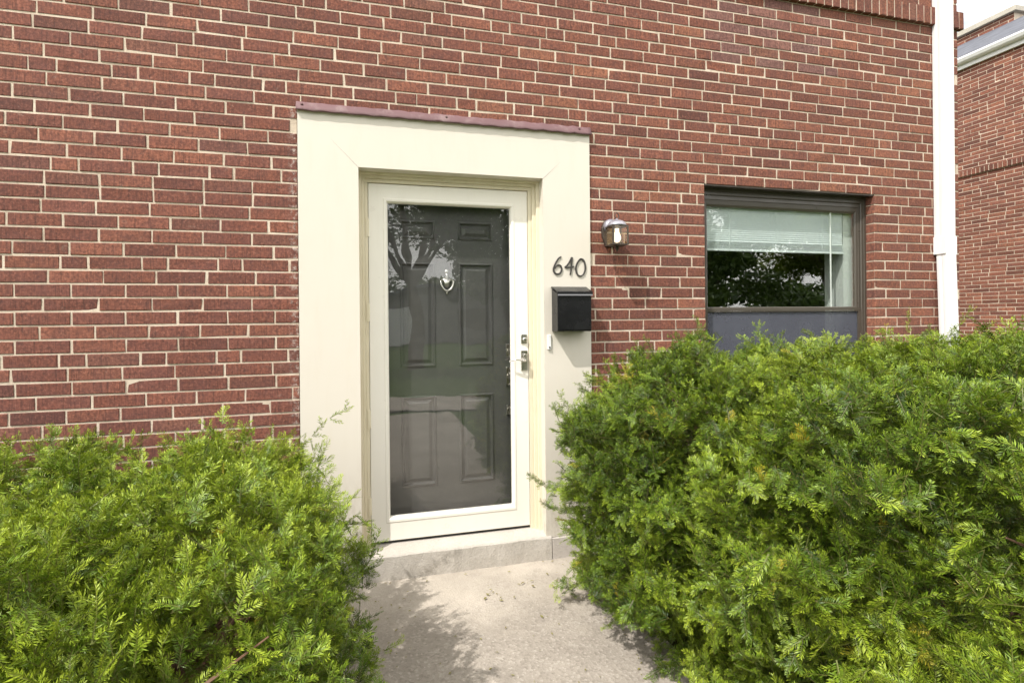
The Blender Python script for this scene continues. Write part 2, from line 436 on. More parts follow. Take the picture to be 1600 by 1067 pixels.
# raised rowlock belt course
bb = Bricks(lambda u, d, z: (u, d, z))
x = XL; zb0, zb1 = ZH+14*Hc, ZH+16*Hc
while x < XR+.02:
    w = .0695
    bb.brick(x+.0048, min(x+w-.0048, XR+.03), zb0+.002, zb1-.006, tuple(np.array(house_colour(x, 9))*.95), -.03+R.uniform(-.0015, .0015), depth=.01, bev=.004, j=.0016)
    x += w
band = bb.build('belt_course', [[(XL, -.024, zb0+.004), (XR+.024, -.024, zb0+.004), (XR+.024, -.024, zb1-.008), (XL, -.024, zb1-.008)],
        [(XL, -.024, zb0+.004), (XL, .003, zb0+.004), (XR+.024, .003, zb0+.004), (XR+.024, -.024, zb0+.004)],
        [(XL, -.024, zb1-.008), (XR+.024, -.024, zb1-.008), (XR+.024, .003, zb1-.008), (XL, .003, zb1-.008)],
        [(XR+.024, -.024, zb0+.004), (XR+.024, .2, zb0+.004), (XR+.024, .2, zb1-.008), (XR+.024, -.024, zb1-.008)]], house)
# far side of the shell: end walls, floor-to-roof, so that no light leaks in
sh = Bricks(lambda u, d, z: (XR-d, u, z))
sh.wall(.006, 3.0, -51, 39, [], lambda r: phase(r)+.5, house_colour)
sh.build('end_wall', [[(XR-MY, .004, 0), (XR-MY, 8, 0), (XR-MY, 8, ZTOP), (XR-MY, .004, ZTOP)]], house)
MB().box(XL, XR-.02, .30, 8, -.2, 0.02).box(XL, XR-.02, 7.9, 8, .02, ZTOP).box(XL, XL+.1, .30, 7.9, .02, ZTOP).build('shell', M_INT, house)
ro = MB(); ro.prism([(XL-.35, ZTOP), (XR+.35, ZTOP), (XR+.35, ZTOP+.22), (XL-.35, ZTOP+.22)], -.4, 8.3, 'y')
ro.prism([(-.45, ZTOP+.22), (8.35, ZTOP+.22), (4, ZTOP+2.4)], XL-.35, XR+.35, 'x'); ro.build('roof', M_SHING, house)

# dark room behind the window
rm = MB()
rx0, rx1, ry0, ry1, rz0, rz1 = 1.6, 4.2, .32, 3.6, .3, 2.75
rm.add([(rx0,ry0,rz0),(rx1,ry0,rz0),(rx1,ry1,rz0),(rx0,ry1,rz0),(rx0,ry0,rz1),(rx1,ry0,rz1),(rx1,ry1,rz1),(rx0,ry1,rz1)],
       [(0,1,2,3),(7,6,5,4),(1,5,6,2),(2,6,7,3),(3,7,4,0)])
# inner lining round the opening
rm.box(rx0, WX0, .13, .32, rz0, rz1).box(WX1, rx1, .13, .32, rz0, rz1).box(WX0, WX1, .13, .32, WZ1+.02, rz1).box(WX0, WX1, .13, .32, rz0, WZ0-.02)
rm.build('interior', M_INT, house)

# ------------------------------------------------------ door surround + flashing
OX0, OX1, OZ = -.024, 1.036, 2.270
g = .0
YF, YB = -.012, .086
s_ = MB()
s_.prism([(DX0+.004, .132), (OX0, .132), (OX0, OZ-g), (DX0+.004, DZ-.003-g)], YF, YB, 'y'); lb = s_.build('surround_board', M_CREAM, house)
s_ = MB(); s_.prism([(OX1, .126), (DX1-.004, .126), (DX1-.004, DZ-.003-g), (OX1, OZ-g)], YF, YB, 'y'); s_.build('surround_board', M_CREAM, house)
s_ = MB(); s_.prism([(OX0, OZ+g), (OX1, OZ+g), (DX1-.004-g*1.2, DZ-.003), (DX0+.004+g*1.2, DZ-.003)], YF, YB, 'y'); s_.build('surround_board', M_CREAM, house)
for (a, b) in (((OX0, OZ), (-.165, 2.412)), ((OX1, OZ), (1.145, 2.372))):
    MB().tube([(a[0], YF+.0003, a[1]), (b[0], YF+.0004, b[1])], [.0022, .0009], 5).build('mitre_joint', M_BLOCK, house)
# dark joint behind the mitres, wall cavity closed
MB().box(DX0, OX0-.01, .0125, .20, .02, DZ+.02).box(OX1+.01, DX1, .0125, .20, .02, DZ+.02).box(OX0-.01, OX1+.01, .0125, .20, OZ+.01, DZ+.02).build('cavity_backing', M_JAMB, house) if False else None
# flashing: bent sheet, wavy lip, nail heads
fl = MB(); n = 60; vs = []
for i in range(n+1):
    X = DX0-.002 + (DX1-DX0+.006)*i/n
    w1 = .0026*math.sin(i*1.7)+R.uniform(-.002, .002); w2 = R.uniform(-.0022, .0022)
    vs += [(X, .003, DZ+.046+R.uniform(-.003, .003)), (X, -.006, DZ+.043+w1), (X, -.018, DZ+.028+w2), (X, -.026+w2*.5, DZ+.010+w2), (X, -.034, DZ-.004+w1), (X, -.030, DZ-.010+w1), (X, -.011, DZ-.004)]
fs = []
for i in range(n):
    for k in range(6): fs.append((i*7+k, i*7+7+k, i*7+8+k, i*7+k+1))
fs.append(tuple(range(7))); fs.append(tuple(reversed(range(n*7, n*7+7))))
fl.add(vs, fs)
for X in (-.31, .46, 1.27): fl.lathe([(.007, -.032), (.006, -.037), (.001, -.039)], (X, .012, DZ+.026), 'y', 8)
lab(fl.build('flashing', M_FLASH, house, smooth=True), 'mauve painted metal drip flashing over the cream head board')

# ------------------------------------------------------ door frame (stops in steps)
DY = .10
fr = MB()
def jamb(x0, x1, xi):    # outer, inner edge
    pass
# left: three narrow steps
for (a, b, y) in ((OX0-.03, OX0+.014, .066), (OX0+.014, OX0+.030, .082), (OX0+.030, .0245, .094)): fr.box(a, b, y, .19, .136, OZ+.03)
for (a, b, y) in ((OX1-.020, OX1+.03, .060), (OX1-.040, OX1-.020, .080), (.9725, OX1-.040, .094)): fr.box(a, b, y, .19, .136, OZ+.03)
for (a, b, y) in ((OZ-.014, OZ+.03, .0645), (OZ-.032, OZ-.014, .081), (2.2165, OZ-.032, .0935)): fr.box(OX0+.001, OX1-.001, y, .188, a, b)
fr.build('door_frame', M_JAMB, house, bevel=.0025)

# ------------------------------------------------------ storm door
SX0, SX1, SZ0, SZ1 = .0265, .9705, .168, 2.2135
GX0, GX1, GZ0, GZ1 = .134, .862, .303, 2.107
sd = MB()
rings = [(0, .134), (0, .1035), (.02, .100), (.76, .100), (.80, .0965), (.90, .0965), (.94, .100), (1.0, .113), (1.0, .134)]
sd.loft((SX0, SX1, SZ0, SZ1), (GX0, GX1, GZ0, GZ1), rings, cap=False)
storm = lab(sd.build('storm_door', M_WHITE, house), 'white full-view storm door closed in front of the charcoal door')
MB().box(GX0-.004, GX1+.004, .1185, .1225, GZ0-.004, GZ1+.004).build('glass_pane', M_GLASS, storm)
MB().box(SX0+.002, SX1-.002, .108, .128, .1585, .1678).build('door_sweep', M_RUBBER, storm)
for z in (1.96, 1.478, .872, .375):
    hg = MB().box(.0135, .0265, .0905, .101, z-.052, z+.052).tube([(.0265, .098, z-.05), (.0265, .098, z+.05)], .004, 8)
    hg.build('hinge', M_JAMB, storm, bevel=.001)
lk = MB().box(.9215, .9600, .0925, .0998, 1.283, 1.340); lk.lathe([(.0145, .0), (.0135, -.012), (.011, -.015)], (.944, .0925, 1.306), 'y', 14)
lk.build('deadbolt', M_NICKEL, storm, bevel=.003)
hd = MB().box(.9205, .9610, .0885, .0998, 1.120, 1.240)
hd.lathe([(.011, 0), (.011, -.02), (.0085, -.024)], (.940, .0895, 1.212), 'y', 16)
hd.lathe([(.010, 0), (.009, -.026), (.013, -.03), (.013, -.036)], (.9405, .0895, 1.182), 'y', 16)
hd.tube([(.9405, .0555, 1.182), (.925, .0495, 1.180), (.900, .049, 1.187), (.875, .052, 1.190), (.853, .060, 1.182), (.838, .066, 1.177)], [.0075, .0072, .0066, .006, .0056, .0035], 10)
hd.build('lever_handle', M_NICKEL, storm, smooth=False, bevel=.0015)

# ------------------------------------------------------ main door, six raised panels
EY = .195
ed = MB()
xc = [.035, .205, .415, .555, .770, .955]; zc = [.150, .440, .978, 1.150, 1.778, 1.915, 2.030, 2.225]
for i in range(5):
    for k in range(7):
        x0, x1, z0, z1 = xc[i], xc[i+1], zc[k], zc[k+1]
        if i in (1, 3) and k in (1, 3, 5):
            w = x1-x0; hh = z1-z0; inn = min(.046, hh*.42)
            t = lambda d: d
            ed.loft((x0, x1, z0, z1), (x0+inn, x1-inn, z0+inn, z1-inn), [(0, EY), (.10, EY-.007), (.22, EY-.008), (.34, EY+.004), (.42, EY+.011), (.58, EY+.011), (1.0, EY+.001)])
        else:
            ed.add([(x0, EY, z0), (x1, EY, z0), (x1, EY, z1), (x0, EY, z1)], [(0, 1, 2, 3)])
ed.box(.035, .955, EY+.014, EY+.045, .150, 2.225)
entry = lab(ed.build('entry_door', M_DOOR, house), 'charcoal six-panel door behind the storm glass')
kn = MB()
kx, ky = .4835, EY
kn.lathe([(.0115, 0), (.0115, -.008), (.007, -.010)], (kx, ky, 1.723), 'y', 16)
kn.lathe([(.006, -.006), (.008, .004), (.005, .012), (.009, .020)], (kx, ky-.010, 1.688), 'z', 12)
# urn body
kn.prism([(kx-.040, 1.674), (kx-.036, 1.669), (kx-.019, 1.664), (kx-.015, 1.642), (kx-.005, 1.626), (kx+.005, 1.626), (kx+.015, 1.642), (kx+.019, 1.664), (kx+.036, 1.669), (kx+.040, 1.674), (kx+.018, 1.681), (kx+.006, 1.692), (kx-.006, 1.692), (kx-.018, 1.681)], ky-.016, ky, 'y')
kn.tube([(kx+.039*math.cos(a), ky-.022-.006*abs(math.sin(a)), 1.670+.064*math.sin(a)) for a in [math.pi*(1+i/18) for i in range(19)]], [.0048+.0022*math.sin(math.pi*i/18) for i in range(19)], 10)
kn.lathe([(.003, -.012), (.008, -.004), (.008, .006), (.004, .014)], (kx, ky-.012, 1.594), 'z', 12)
kn.build('knocker', M_NICKEL, entry, smooth=True)
for (z, h_) in ((1.236, .042), (1.077, .056), (.868, .03)):
    lp = MB(); lp.loft((.851, .932, z-h_, z+h_), (.861, .922, z-h_+.010, z+h_-.010), [(0, EY), (0, EY-.010), (.3, EY-.014), (1, EY-.006)])
    lp.lathe([(.013, -.006), (.013, -.016), (.0095, -.030), (.0125, -.038), (.010, -.046)] if h_ < .05 else [(.014, -.006), (.011, -.03), (.021, -.040), (.023, -.052), (.015, -.062)], (.893, EY, z), 'y', 18)
    lp.build('lock_plate', M_NICKEL, entry, bevel=.001)
# wall and floor closing the porch reveal behind
MB().box(-.15, .033, .19, .30, .05, 2.45).box(.957, 1.2, .19, .30, .05, 2.45).box(-.15, 1.2, .19, .30, 2.227, 2.5).build('door_lining', M_JAMB, house)

# ------------------------------------------------------ window
wn = MB()
wn.loft((WX0-.002, WX1+.002, WZ0, WZ1-.006), (WX0+.040, WX1-.040, WZ0+.04, WZ1-.050), [(0, .128), (0, .070), (.45, .068), (.5, .075), (.9, .075), (1.0, .081), (1.0, .128)], cap=False)
win = lab(wn.build('window', M_BRONZE, house), 'bronze framed double hung window above the yew hedge')
ax0, ax1 = WX0+.040, WX1-.040
us = MB(); us.loft((ax0, ax1, 1.478, WZ1-.050), (ax0+.043, ax1-.040, 1.500, 2.180), [(0, .110), (0, .085), (.35, .083), (.4, .088), (.8, .089), (1, .096), (1, .110)], cap=False)
us.box(ax0, ax1, .079, .0845, 1.473, 1.494)
us.build('upper_sash', M_BRONZE, win)
ls = MB(); ls.loft((ax0, ax1, WZ0+.04, 1.471), (ax0+.030, ax1-.030, WZ0+.085, 1.466), [(0, .100), (0, .0765), (1, .0765), (1, .100)], cap=False)
ls.build('screen_frame', M_BRONZE, win)
MB().box(ax0+.03, ax1-.03, .098, .102, 1.50, 2.19).build('glass_pane', M_WGLASS, win)
MB().box(ax0+.03, ax1-.03, .116, .120, WZ0+.05, 1.478).build('glass_pane', M_WGLASS, win)
MB().box(ax0+.03, ax1-.03, .0865, .0875, WZ0+.07, 1.4685).build('insect_screen', M_SCREEN, win)
# raised venetian blind
bl = MB(); bx0, bx1, by = 2.19, 3.395, .126
z = 1.886
bl.box(bx0, bx1, by-.014, by+.014, z, z+.016); z += .019
for k in range(9):
    y = R.uniform(-.001, .001); bl.prism([(by-.0125+y, z), (by+.0125+y, z+R.uniform(-.001, .001)), (by+.0125+y, z+.0024), (by+y, z+.0045), (by-.0125+y, z+.0024)], bx0, bx1, 'x'); z += .0052
for k in range(17):
    y = R.uniform(-.0015, .0015); bl.prism([(by-.005, z), (by-.003, z+.0004), (by+.004, z+.0165), (by+.002, z+.0163)], bx0, bx1, 'x'); z += .0148
bl.box(bx0, bx1, by-.016, by+.016, 2.22, 2.27)
for X in (2.42, 2.8, 3.2): bl.box(X, X+.004, by-.016, by-.0145, 1.89, 2.22)
bl.build('blind', M_BLIND, win)
MB().tube([(3.268, by-.022, 2.21), (3.268, by-.022, 1.50)], .0055, 8).build('blind_wand', M_INTW, win)
cs = MB().box(3.412, 3.512, .133, .30, WZ0, 2.30).box(WX0, 2.185, .133, .30, WZ0, 2.30).box(WX0, WX1, .20, .36, WZ0-.02, WZ0+.03); cs.build('inner_casing', M_INTW, win)
MB().box(WX0-.06, WX1+.06, -.035, .14, WZ0-.085, WZ0-.004).build('window_sill', M_BLOCK, win, bevel=.006)

# ------------------------------------------------------ step and blocks
st = MB(); n = 26
top = []
vs, fs = [], []
X0, X1 = -.022, 1.066
for i in range(n+1):
    X = X0+(X1-X0)*i/n; q = .003*math.sin(i*.9)+R.uniform(-.0022, .0022)
    vs += [(X, -.024+q, -.05), (X, -.024+q+R.uniform(-.002, .002), .06), (X, -.021+q, .126+R.uniform(-.002, .002)), (X, -.013+q, .1345), (X, .14, .156), (X, .14, -.05)]
for i in range(n):
    for k in range(6): fs.append((i*6+k, i*6+6+k, i*6+6+(k+1) % 6, i*6+(k+1) % 6))
fs.append(tuple(reversed(range(6)))); fs.append(tuple(range(n*6, n*6+6)))
st.add(vs, fs)
tag(st.build('door_step', M_STEP, smooth=False), 'worn low concrete step below the white storm door', 'step')
MB().box(X1+.005, DX1+.05, -.026, .14, -.05, .123).build('base_block', M_BLOCK, house, bevel=.004)
MB().box(DX0-.05, X0-.005, -.026, .14, -.05, .128).build('base_block', M_BLOCK, house, bevel=.004)

# ------------------------------------------------------ downspout
ds = thing('downspout', 'white ribbed metal downspout at the right corner of the brick wall', 'downspout', (4.17, -.05, 0))
def pipe(z0, z1, yo0, yo1, w=.104, d=.078, xo=4.1665):
    prof = []
    hw, hd = w/2, d/2
    def rib(p, q, nn, out):
        res = []
        for i in range(nn):
            for t, o in ((0, 0), (.35, out), (.65, out), (1, 0)):
                s2 = (i+t)/nn; res.append((p[0]+(q[0]-p[0])*s2, p[1]+(q[1]-p[1])*s2, o))
        return res
    pts = []
    for (p, q, nx, ny) in (((-hw, -hd), (hw, -hd), 0, -1), ((hw, -hd), (hw, hd), 1, 0), ((hw, hd), (-hw, hd), 0, 1), ((-hw, hd), (-hw, -hd), -1, 0)):
        for (a, b, o) in rib(p, q, 3 if ny else 2, .0016): pts.append((a+nx*o, b+ny*o))
    m_ = MB(); k = len(pts); zs = [z0, z1]
    vv = [(xo+a, yo0-.043+b, z0) for a, b in pts] + [(xo+a, yo1-.043+b, z1) for a, b in pts]
    m_.add(vv, [(i, (i+1) % k, k+(i+1) % k, k+i) for i in range(k)]); return m_
pipe(1.93, 6.05, 0, 0).build('upper_pipe', M_DWHITE, ds)
pipe(.25, 1.955, -.052, -.008, .096, .072).build('lower_pipe', M_DWHITE, ds)
stp = MB()
nst = 10; x0s, x1s = 4.1665-.057, 4.1665+.057
for i in range(nst):
    a, b = x0s+(x1s-x0s)*i/nst, x0s+(x1s-x0s)*(i+1)/nst
    za, zb_ = 1.882+.008*math.sin(i*1.1), 1.882+.008*math.sin((i+1)*1.1)
    stp.add([(a, -.0885, za), (b, -.0885, zb_), (b, -.0875, 2.012), (a, -.0875, 2.012)], [(0, 1, 2, 3)])
stp.box(x0s, x0s+.003, -.0885, -.002, 1.883, 2.012).box(x1s-.003, x1s, -.0885, -.002, 1.883, 2.012)
for X in (x0s+.02, x1s-.02): stp.lathe([(.004, 0), (.003, -.003)], (X, -.0885, 1.985), 'y', 8)
stp.build('coupling', M_DWHITE, ds)
el = pipe(.06, .26, -.20, -.052, .1, .072); el.build('outlet_elbow', M_DWHITE, ds)

# ------------------------------------------------------ wall lantern
LX, LY = 1.470, -.108
ln = thing('wall_lantern', 'small pewter wall lantern with a lit bulb on the brick right of the door', 'lamp', (LX, 0, 1.86))
bp = MB(); bp.prism([(LX-.030, 1.872), (LX+.030, 1.872), (LX+.050, 1.93), (LX+.056, 1.985), (LX+.040, 2.028), (LX, 2.044), (LX-.040, 2.028), (LX-.056, 1.985), (LX-.050, 1.93)], -.020, .004, 'y')
bp.build('backplate', M_LAMPD, ln, bevel=.006, seg=3)
ar = MB(); ar.lathe([(.046, 0), (.045, -.014), (.036, -.028), (.020, -.036)], (LX-.002, -.018, 1.996), 'y', 24)
ar.tube([(LX, -.03, 1.998), (LX, -.055, 2.010), (LX, -.085, 2.013), (LX, -.108, 2.004)], [.020, .018, .017, .014], 12)
ar.build('arm', M_LAMP, ln, smooth=True)
rf = MB(); rf.lathe([(.056, 1.983-1.86), (.058, 1.990-1.86), (.054, 1.996-1.86), (.050, 2.004-1.86), (.040, 2.012-1.86), (.024, 2.019-1.86), (.010, 2.022-1.86), (.006, 2.03-1.86)], (LX, LY, 1.86), 'z', 24)
rf.build('cap', M_LAMP, ln, smooth=True)
fi = MB(); fi.tube([(LX+.012*math.cos(a), LY, 2.046+.019*math.sin(a)) for a in [math.pi*(-.5+2*i/16) for i in range(17)]], .0032, 8)
fi.build('finial', M_LAMPD, ln, smooth=True)
cg = MB(); hw = .047
for sx in (-1, 1):
    for sy in (-1, 1):
        cg.box(LX+sx*hw-.0045, LX+sx*hw+.0045, LY+sy*hw-.0045, LY+sy*hw+.0045, 1.872, 1.986)
for z0, z1 in ((1.868, 1.8745), (1.978, 1.985)):
    for sgn in (-1, 1):
        cg.box(LX-hw-.005, LX+hw+.005, LY+sgn*hw-.0052, LY+sgn*hw+.0052, z0, z1)
        cg.box(LX+sgn*hw-.0052, LX+sgn*hw+.0052, LY-hw+.0055, LY+hw-.0055, z0, z1)
cg.lathe([(.012, .018), (.010, .008), (.014, .002), (.006, -.012), (.002, -.02)], (LX, LY, 1.852), 'z', 14)
cg.box(LX-.03, LX+.03, LY-.03, LY+.03, 1.8665, 1.8715)
cg.build('cage', M_LAMPD, ln)
for sgn in (-1, 1):
    MB().box(LX-hw+.005, LX+hw-.005, LY+sgn*hw-.001, LY+sgn*hw+.001, 1.875, 1.978).build('glass_pane', M_LGLASS, ln)
    MB().box(LX+sgn*hw-.001, LX+sgn*hw+.001, LY-hw+.005, LY+hw-.005, 1.875, 1.978).build('glass_pane', M_LGLASS, ln)
bu = MB(); bu.lathe([(.004, .0), (.016, .006), (.023, .02), (.0235, .034), (.018, .052), (.0125, .066), (.0125, .084)], (LX, LY, 1.886), 'z', 18)
bu.build('bulb', M_BULB, ln, smooth=True)

# ------------------------------------------------------ mailbox, numbers, bell
mbx = thing('mailbox', 'black metal wall mailbox hung on the cream board under the house number', 'mailbox', (1.19, -.06, 1.355))
b_ = MB(); b_.prism([(-.0125, 1.356), (-.0125, 1.612), (-.112, 1.578), (-.116, 1.570), (-.116, 1.364), (-.108, 1.357)], 1.084, 1.297, 'x')
b_.build('body', M_BLACKM, mbx, bevel=.004)
l_ = MB(); l_.prism([(-.0125, 1.617), (-.0125, 1.6225), (-.030, 1.6235), (-.120, 1.592), (-.1275, 1.588), (-.1275, 1.566), (-.124, 1.566), (-.122, 1.584), (-.118, 1.587), (-.03, 1.6185)], 1.080, 1.301, 'x')
l_.build('lid', M_BLACKM, mbx, bevel=.0012)
MB().box(1.082, 1.2995, -.1305, -.1278, 1.5660, 1.5742).build('lid_lip', paint('lid_edge_highlight', (.22, .22, .235), .4, .1), mbx)  # pale grey strip: the highlight along the lid lip, put into the colour

def stroke(pts, wid, y0, y1, closed=False):
    m_ = MB(); n = len(pts); P = [Vector((p[0], p[1])) for p in pts]; vs = []
    for i, p in enumerate(P):
        a = P[(i-1) % n] if closed or i else P[0]; b = P[(i+1) % n] if closed or i < n-1 else P[-1]
        t = (b-a).normalized(); nn = Vector((-t.y, t.x)); w = wid(i/(n-1))/2
        for q in (p+nn*w, p-nn*w): vs += [(q.x, y0, q.y), (q.x, y1, q.y)]
    fs = []
    for i in range(n if closed else n-1):
        a, b = i*4, ((i+1) % n)*4
        fs += [(a, b, b+2, a+2), (a+1, a+3, b+3, b+1), (a, a+1, b+1, b), (a+2, b+2, b+3, a+3)]
    if not closed: fs += [(0, 2, 3, 1), ((n-1)*4, (n-1)*4+1, (n-1)*4+3, (n-1)*4+2)]
    m_.add(vs, fs); return m_
def smooth_path(ps, n=8):
    out = []
    for i in range(len(ps)-1):
        p0, p1, p2, p3 = [Vector(ps[min(max(k, 0), len(ps)-1)]) for k in (i-1, i, i+1, i+2)]
        for k in range(n):
            t = k/n; out.append(.5*((2*p1)+(p2-p0)*t+(2*p0-5*p1+4*p2-p3)*t*t+(3*p1-p0-3*p2+p3)*t*t*t))
    out.append(Vector(ps[-1])); return [(p.x, p.y) for p in out]
def digit(name, label, strokes, x0, z0, w, h_):
    m_ = MB()
    for ps, wid, dz in strokes:
        pp = [(x0+p[0]*w, z0+p[1]*h_) for p in smooth_path(ps)]
        q = stroke(pp, wid, -.0195-dz, -.0125); m_.add(q.v, q.f)
    for zz in (.12, .9): pass
    return tag(m_.build(name, M_DIGIT, bevel=.0012), label, 'house number', 'house number on the cream board')
wd = lambda t: .0078+.0030*math.sin(math.pi*min(1, t*1.15))
digit('house_number', 'dark bronze digit 6 on the cream board', [([(.86, 1.0), (.62, .93), (.34, .70), (.10, .40), (.06, .22), (.20, .05), (.48, .0), (.76, .08), (.88, .28), (.80, .46), (.58, .53), (.34, .45), (.2, .33)], wd, 0)], 1.094, 1.700, .062, .104)
digit('house_number', 'dark bronze digit 4 on the cream board', [([(.74, 1.0), (.50, .74), (.22, .52), (.02, .44), (.22, .40), (.55, .43), (1.0, .47)], lambda t: .0078+.0015*math.sin(3*t), 0), ([(.78, 1.0), (.72, .62), (.66, .28), (.56, .0)], lambda t: .0098-.002*t, .001)], 1.171, 1.697, .058, .106)
digit('house_number', 'dark bronze digit 0 on the cream board', [([(.58, .99), (.34, .90), (.10, .62), (.06, .34), (.22, .07), (.52, .0), (.80, .13), (.95, .42), (.92, .72), (.76, .94), (.54, 1.0), (.4, .96)], lambda t: .0078+.0024*math.sin(2*math.pi*t)**2, 0)], 1.237, 1.690, .068, .104)
be = MB(); be.box(1.053, 1.076, -.024, -.0125, 1.248, 1.338)
bell = tag(be.build('doorbell', M_DWHITE, bevel=.004), 'small white doorbell on the cream board below the mailbox', 'doorbell')
MB().lathe([(.0055, 0), (.005, -.004), (.003, -.005)], (1.065, -.024, 1.262), 'y', 12).build('bell_button', M_LAMPD, bell)

# =================================================================== GROUND
def sheet(name, x0, x1, y0, y1, z, m, nx=1, ny=1, amp=0, thick=0):
    b_ = MB(); vs = []; fs = []
    for j in range(ny+1):
        for i in range(nx+1):
            X, Y = x0+(x1-x0)*i/nx, y0+(y1-y0)*j/ny
            vs.append((X, Y, z+(float(vnoise(np.array([X*2.3+9, Y*2.3+5, .5])))-.5)*amp))
    for j in range(ny):
        for i in range(nx): fs.append((j*(nx+1)+i, j*(nx+1)+i+1, (j+1)*(nx+1)+i+1, (j+1)*(nx+1)+i))
    b_.add(vs, fs)
    if thick: b_.box(x0, x1, y0, y1, z-thick, z-.006)
    o = b_.build(name, m); return o
kind(sheet('lawn', -220, 220, -220, 220, -.06, M_LAWN), 'structure')
kind(sheet('planting_bed', -4.2, -.135, -2.75, -.005, -.012, M_SOIL, 30, 24, .04), 'structure')
kind(sheet('planting_bed', 1.29, 6.0, -3.0, -.005, -.012, M_SOIL, 30, 24, .04), 'structure')
kind(sheet('path', -.13, 1.285, -5.2, -.02, 0.0, M_PATH, 24, 60, .006, .09), 'structure')
pv = MB(); vs = []; n = 40
for i in range(n+1):
    t = i/n; X = -14+28*t; yc = -6.0-.9*math.sin(t*math.pi*1.4+.3)
    vs += [(X, yc+.75, -.03), (X, yc-.75, -.03)]
pv.add(vs, [(2*i, 2*i+1, 2*i+3, 2*i+2) for i in range(n)])
kind(pv.build('sidewalk', M_PATH), 'structure')

# =================================================================== YEWS
def rot_frame(d, up):
    d = d/np.linalg.norm(d, axis=-1, keepdims=True)
    s = np.cross(up, d); s /= np.linalg.norm(s, axis=-1, keepdims=True)+1e-9
    u = np.cross(d, s); return d, s, u

def make_spray(rng, length, radial=False, twigs=3):
    """one yew spray in local axes (x along the stem, z up): quads, tip parameter, stem flag"""
    Q, Tp, St = [], [], []
    def stem(p0, d0, ln, curve, depth, w):
        n = max(3, int(ln/.02)); pts = [p0]; d = d0.copy()
        for i in range(n):
            d = d + curve*ln/n + rng.normal(0, .05, 3); d /= np.linalg.norm(d); pts.append(pts[-1]+d*ln/n)
        pts = np.array(pts)
        for i in range(n):
            a, b = pts[i], pts[i+1]; r0 = w*(1-.8*i/n); r1 = w*(1-.8*(i+1)/n)
            for ax in (np.array([0, 1., 0]), np.array([0, 0, 1.])):
                Q.append([a-ax*r0, a+ax*r0, b+ax*r1, b-ax*r1]); Tp.append([i/n]*4); St.append(1)
        m = int(ln/.0025)
        for k in range(m):
            t = (k+.5)/m
            if t < .06: continue
            f = t*n; i = min(int(f), n-1); p = pts[i]+(pts[i+1]-pts[i])*(f-i); dd = (pts[i+1]-pts[i]); dd /= np.linalg.norm(dd)
            up = np.array([0, 0, 1.]); sd = np.cross(up, dd); sd /= np.linalg.norm(sd)+1e-9; up = np.cross(dd, sd)
            ang = math.radians(64-26*t**2+rng.normal(0, 7))
            if radial: phi = rng.uniform(0, 2*math.pi)
            else: phi = (0 if k % 2 else math.pi) + (1 if k % 2 else -1)*math.radians(rng.normal(17, 12))
            lat = sd*math.cos(phi)+up*math.sin(phi)
            nd = dd*math.cos(ang)+lat*math.sin(ang)
            l = (.0175+rng.normal(0, .002))*(1-.55*max(0, (t-.72)/.28))*(.7+.3*min(1, t/.25))*(.92 if depth else 1)
            hwid = .00145*rng.uniform(.85, 1.2)
            nn = np.cross(nd, np.cross(up*.95+rng.normal(0, .2, 3), nd)); nn /= np.linalg.norm(nn)+1e-9
            sdv = np.cross(nd, nn)
            bend = dd*.10*l+nn*rng.normal(0, .06)*l
            mid = p+nd*l*.5; tip = p+nd*l+bend
            Q.append([p, mid+sdv*hwid, tip, mid-sdv*hwid]); Tp.append([t*.75, t*.85, .15+t*.85, t*.85]); St.append(0)
        return pts
    pts = stem(np.zeros(3), np.array([1., 0, rng.uniform(-.15, .1)]), length, np.array([0, rng.normal(0, .25), rng.uniform(.0, .9)]), 0, .0016)
    for k in range(twigs):
        f = .14+.62*k/max(1, twigs-1)+rng.uniform(-.04, .04) if twigs > 1 else .35
        i = min(int(f*(len(pts)-1)), len(pts)-2); sg = 1 if k % 2 else -1
        a = math.radians(rng.uniform(35, 58)); dd = pts[i+1]-pts[i]; dd /= np.linalg.norm(dd)
        sd = np.cross([0, 0, 1.], dd); sd /= np.linalg.norm(sd)
        stem(pts[i], dd*math.cos(a)+sd*sg*math.sin(a)+np.array([0, 0, rng.uniform(-.1, .25)]), length*rng.uniform(.5, .7)*(1-.4*f), np.array([.5, 0, rng.uniform(0, .7)]), 1, .0011)
    return np.array(Q), np.array(Tp), np.array(St)
SPR = [make_spray(G, G.uniform(.060, .105), False, int(G.integers(1, 4))) for _ in range(14)]
LEAD = [make_spray(G, G.uniform(.09, .14), True, int(G.integers(1, 4))) for _ in range(6)]

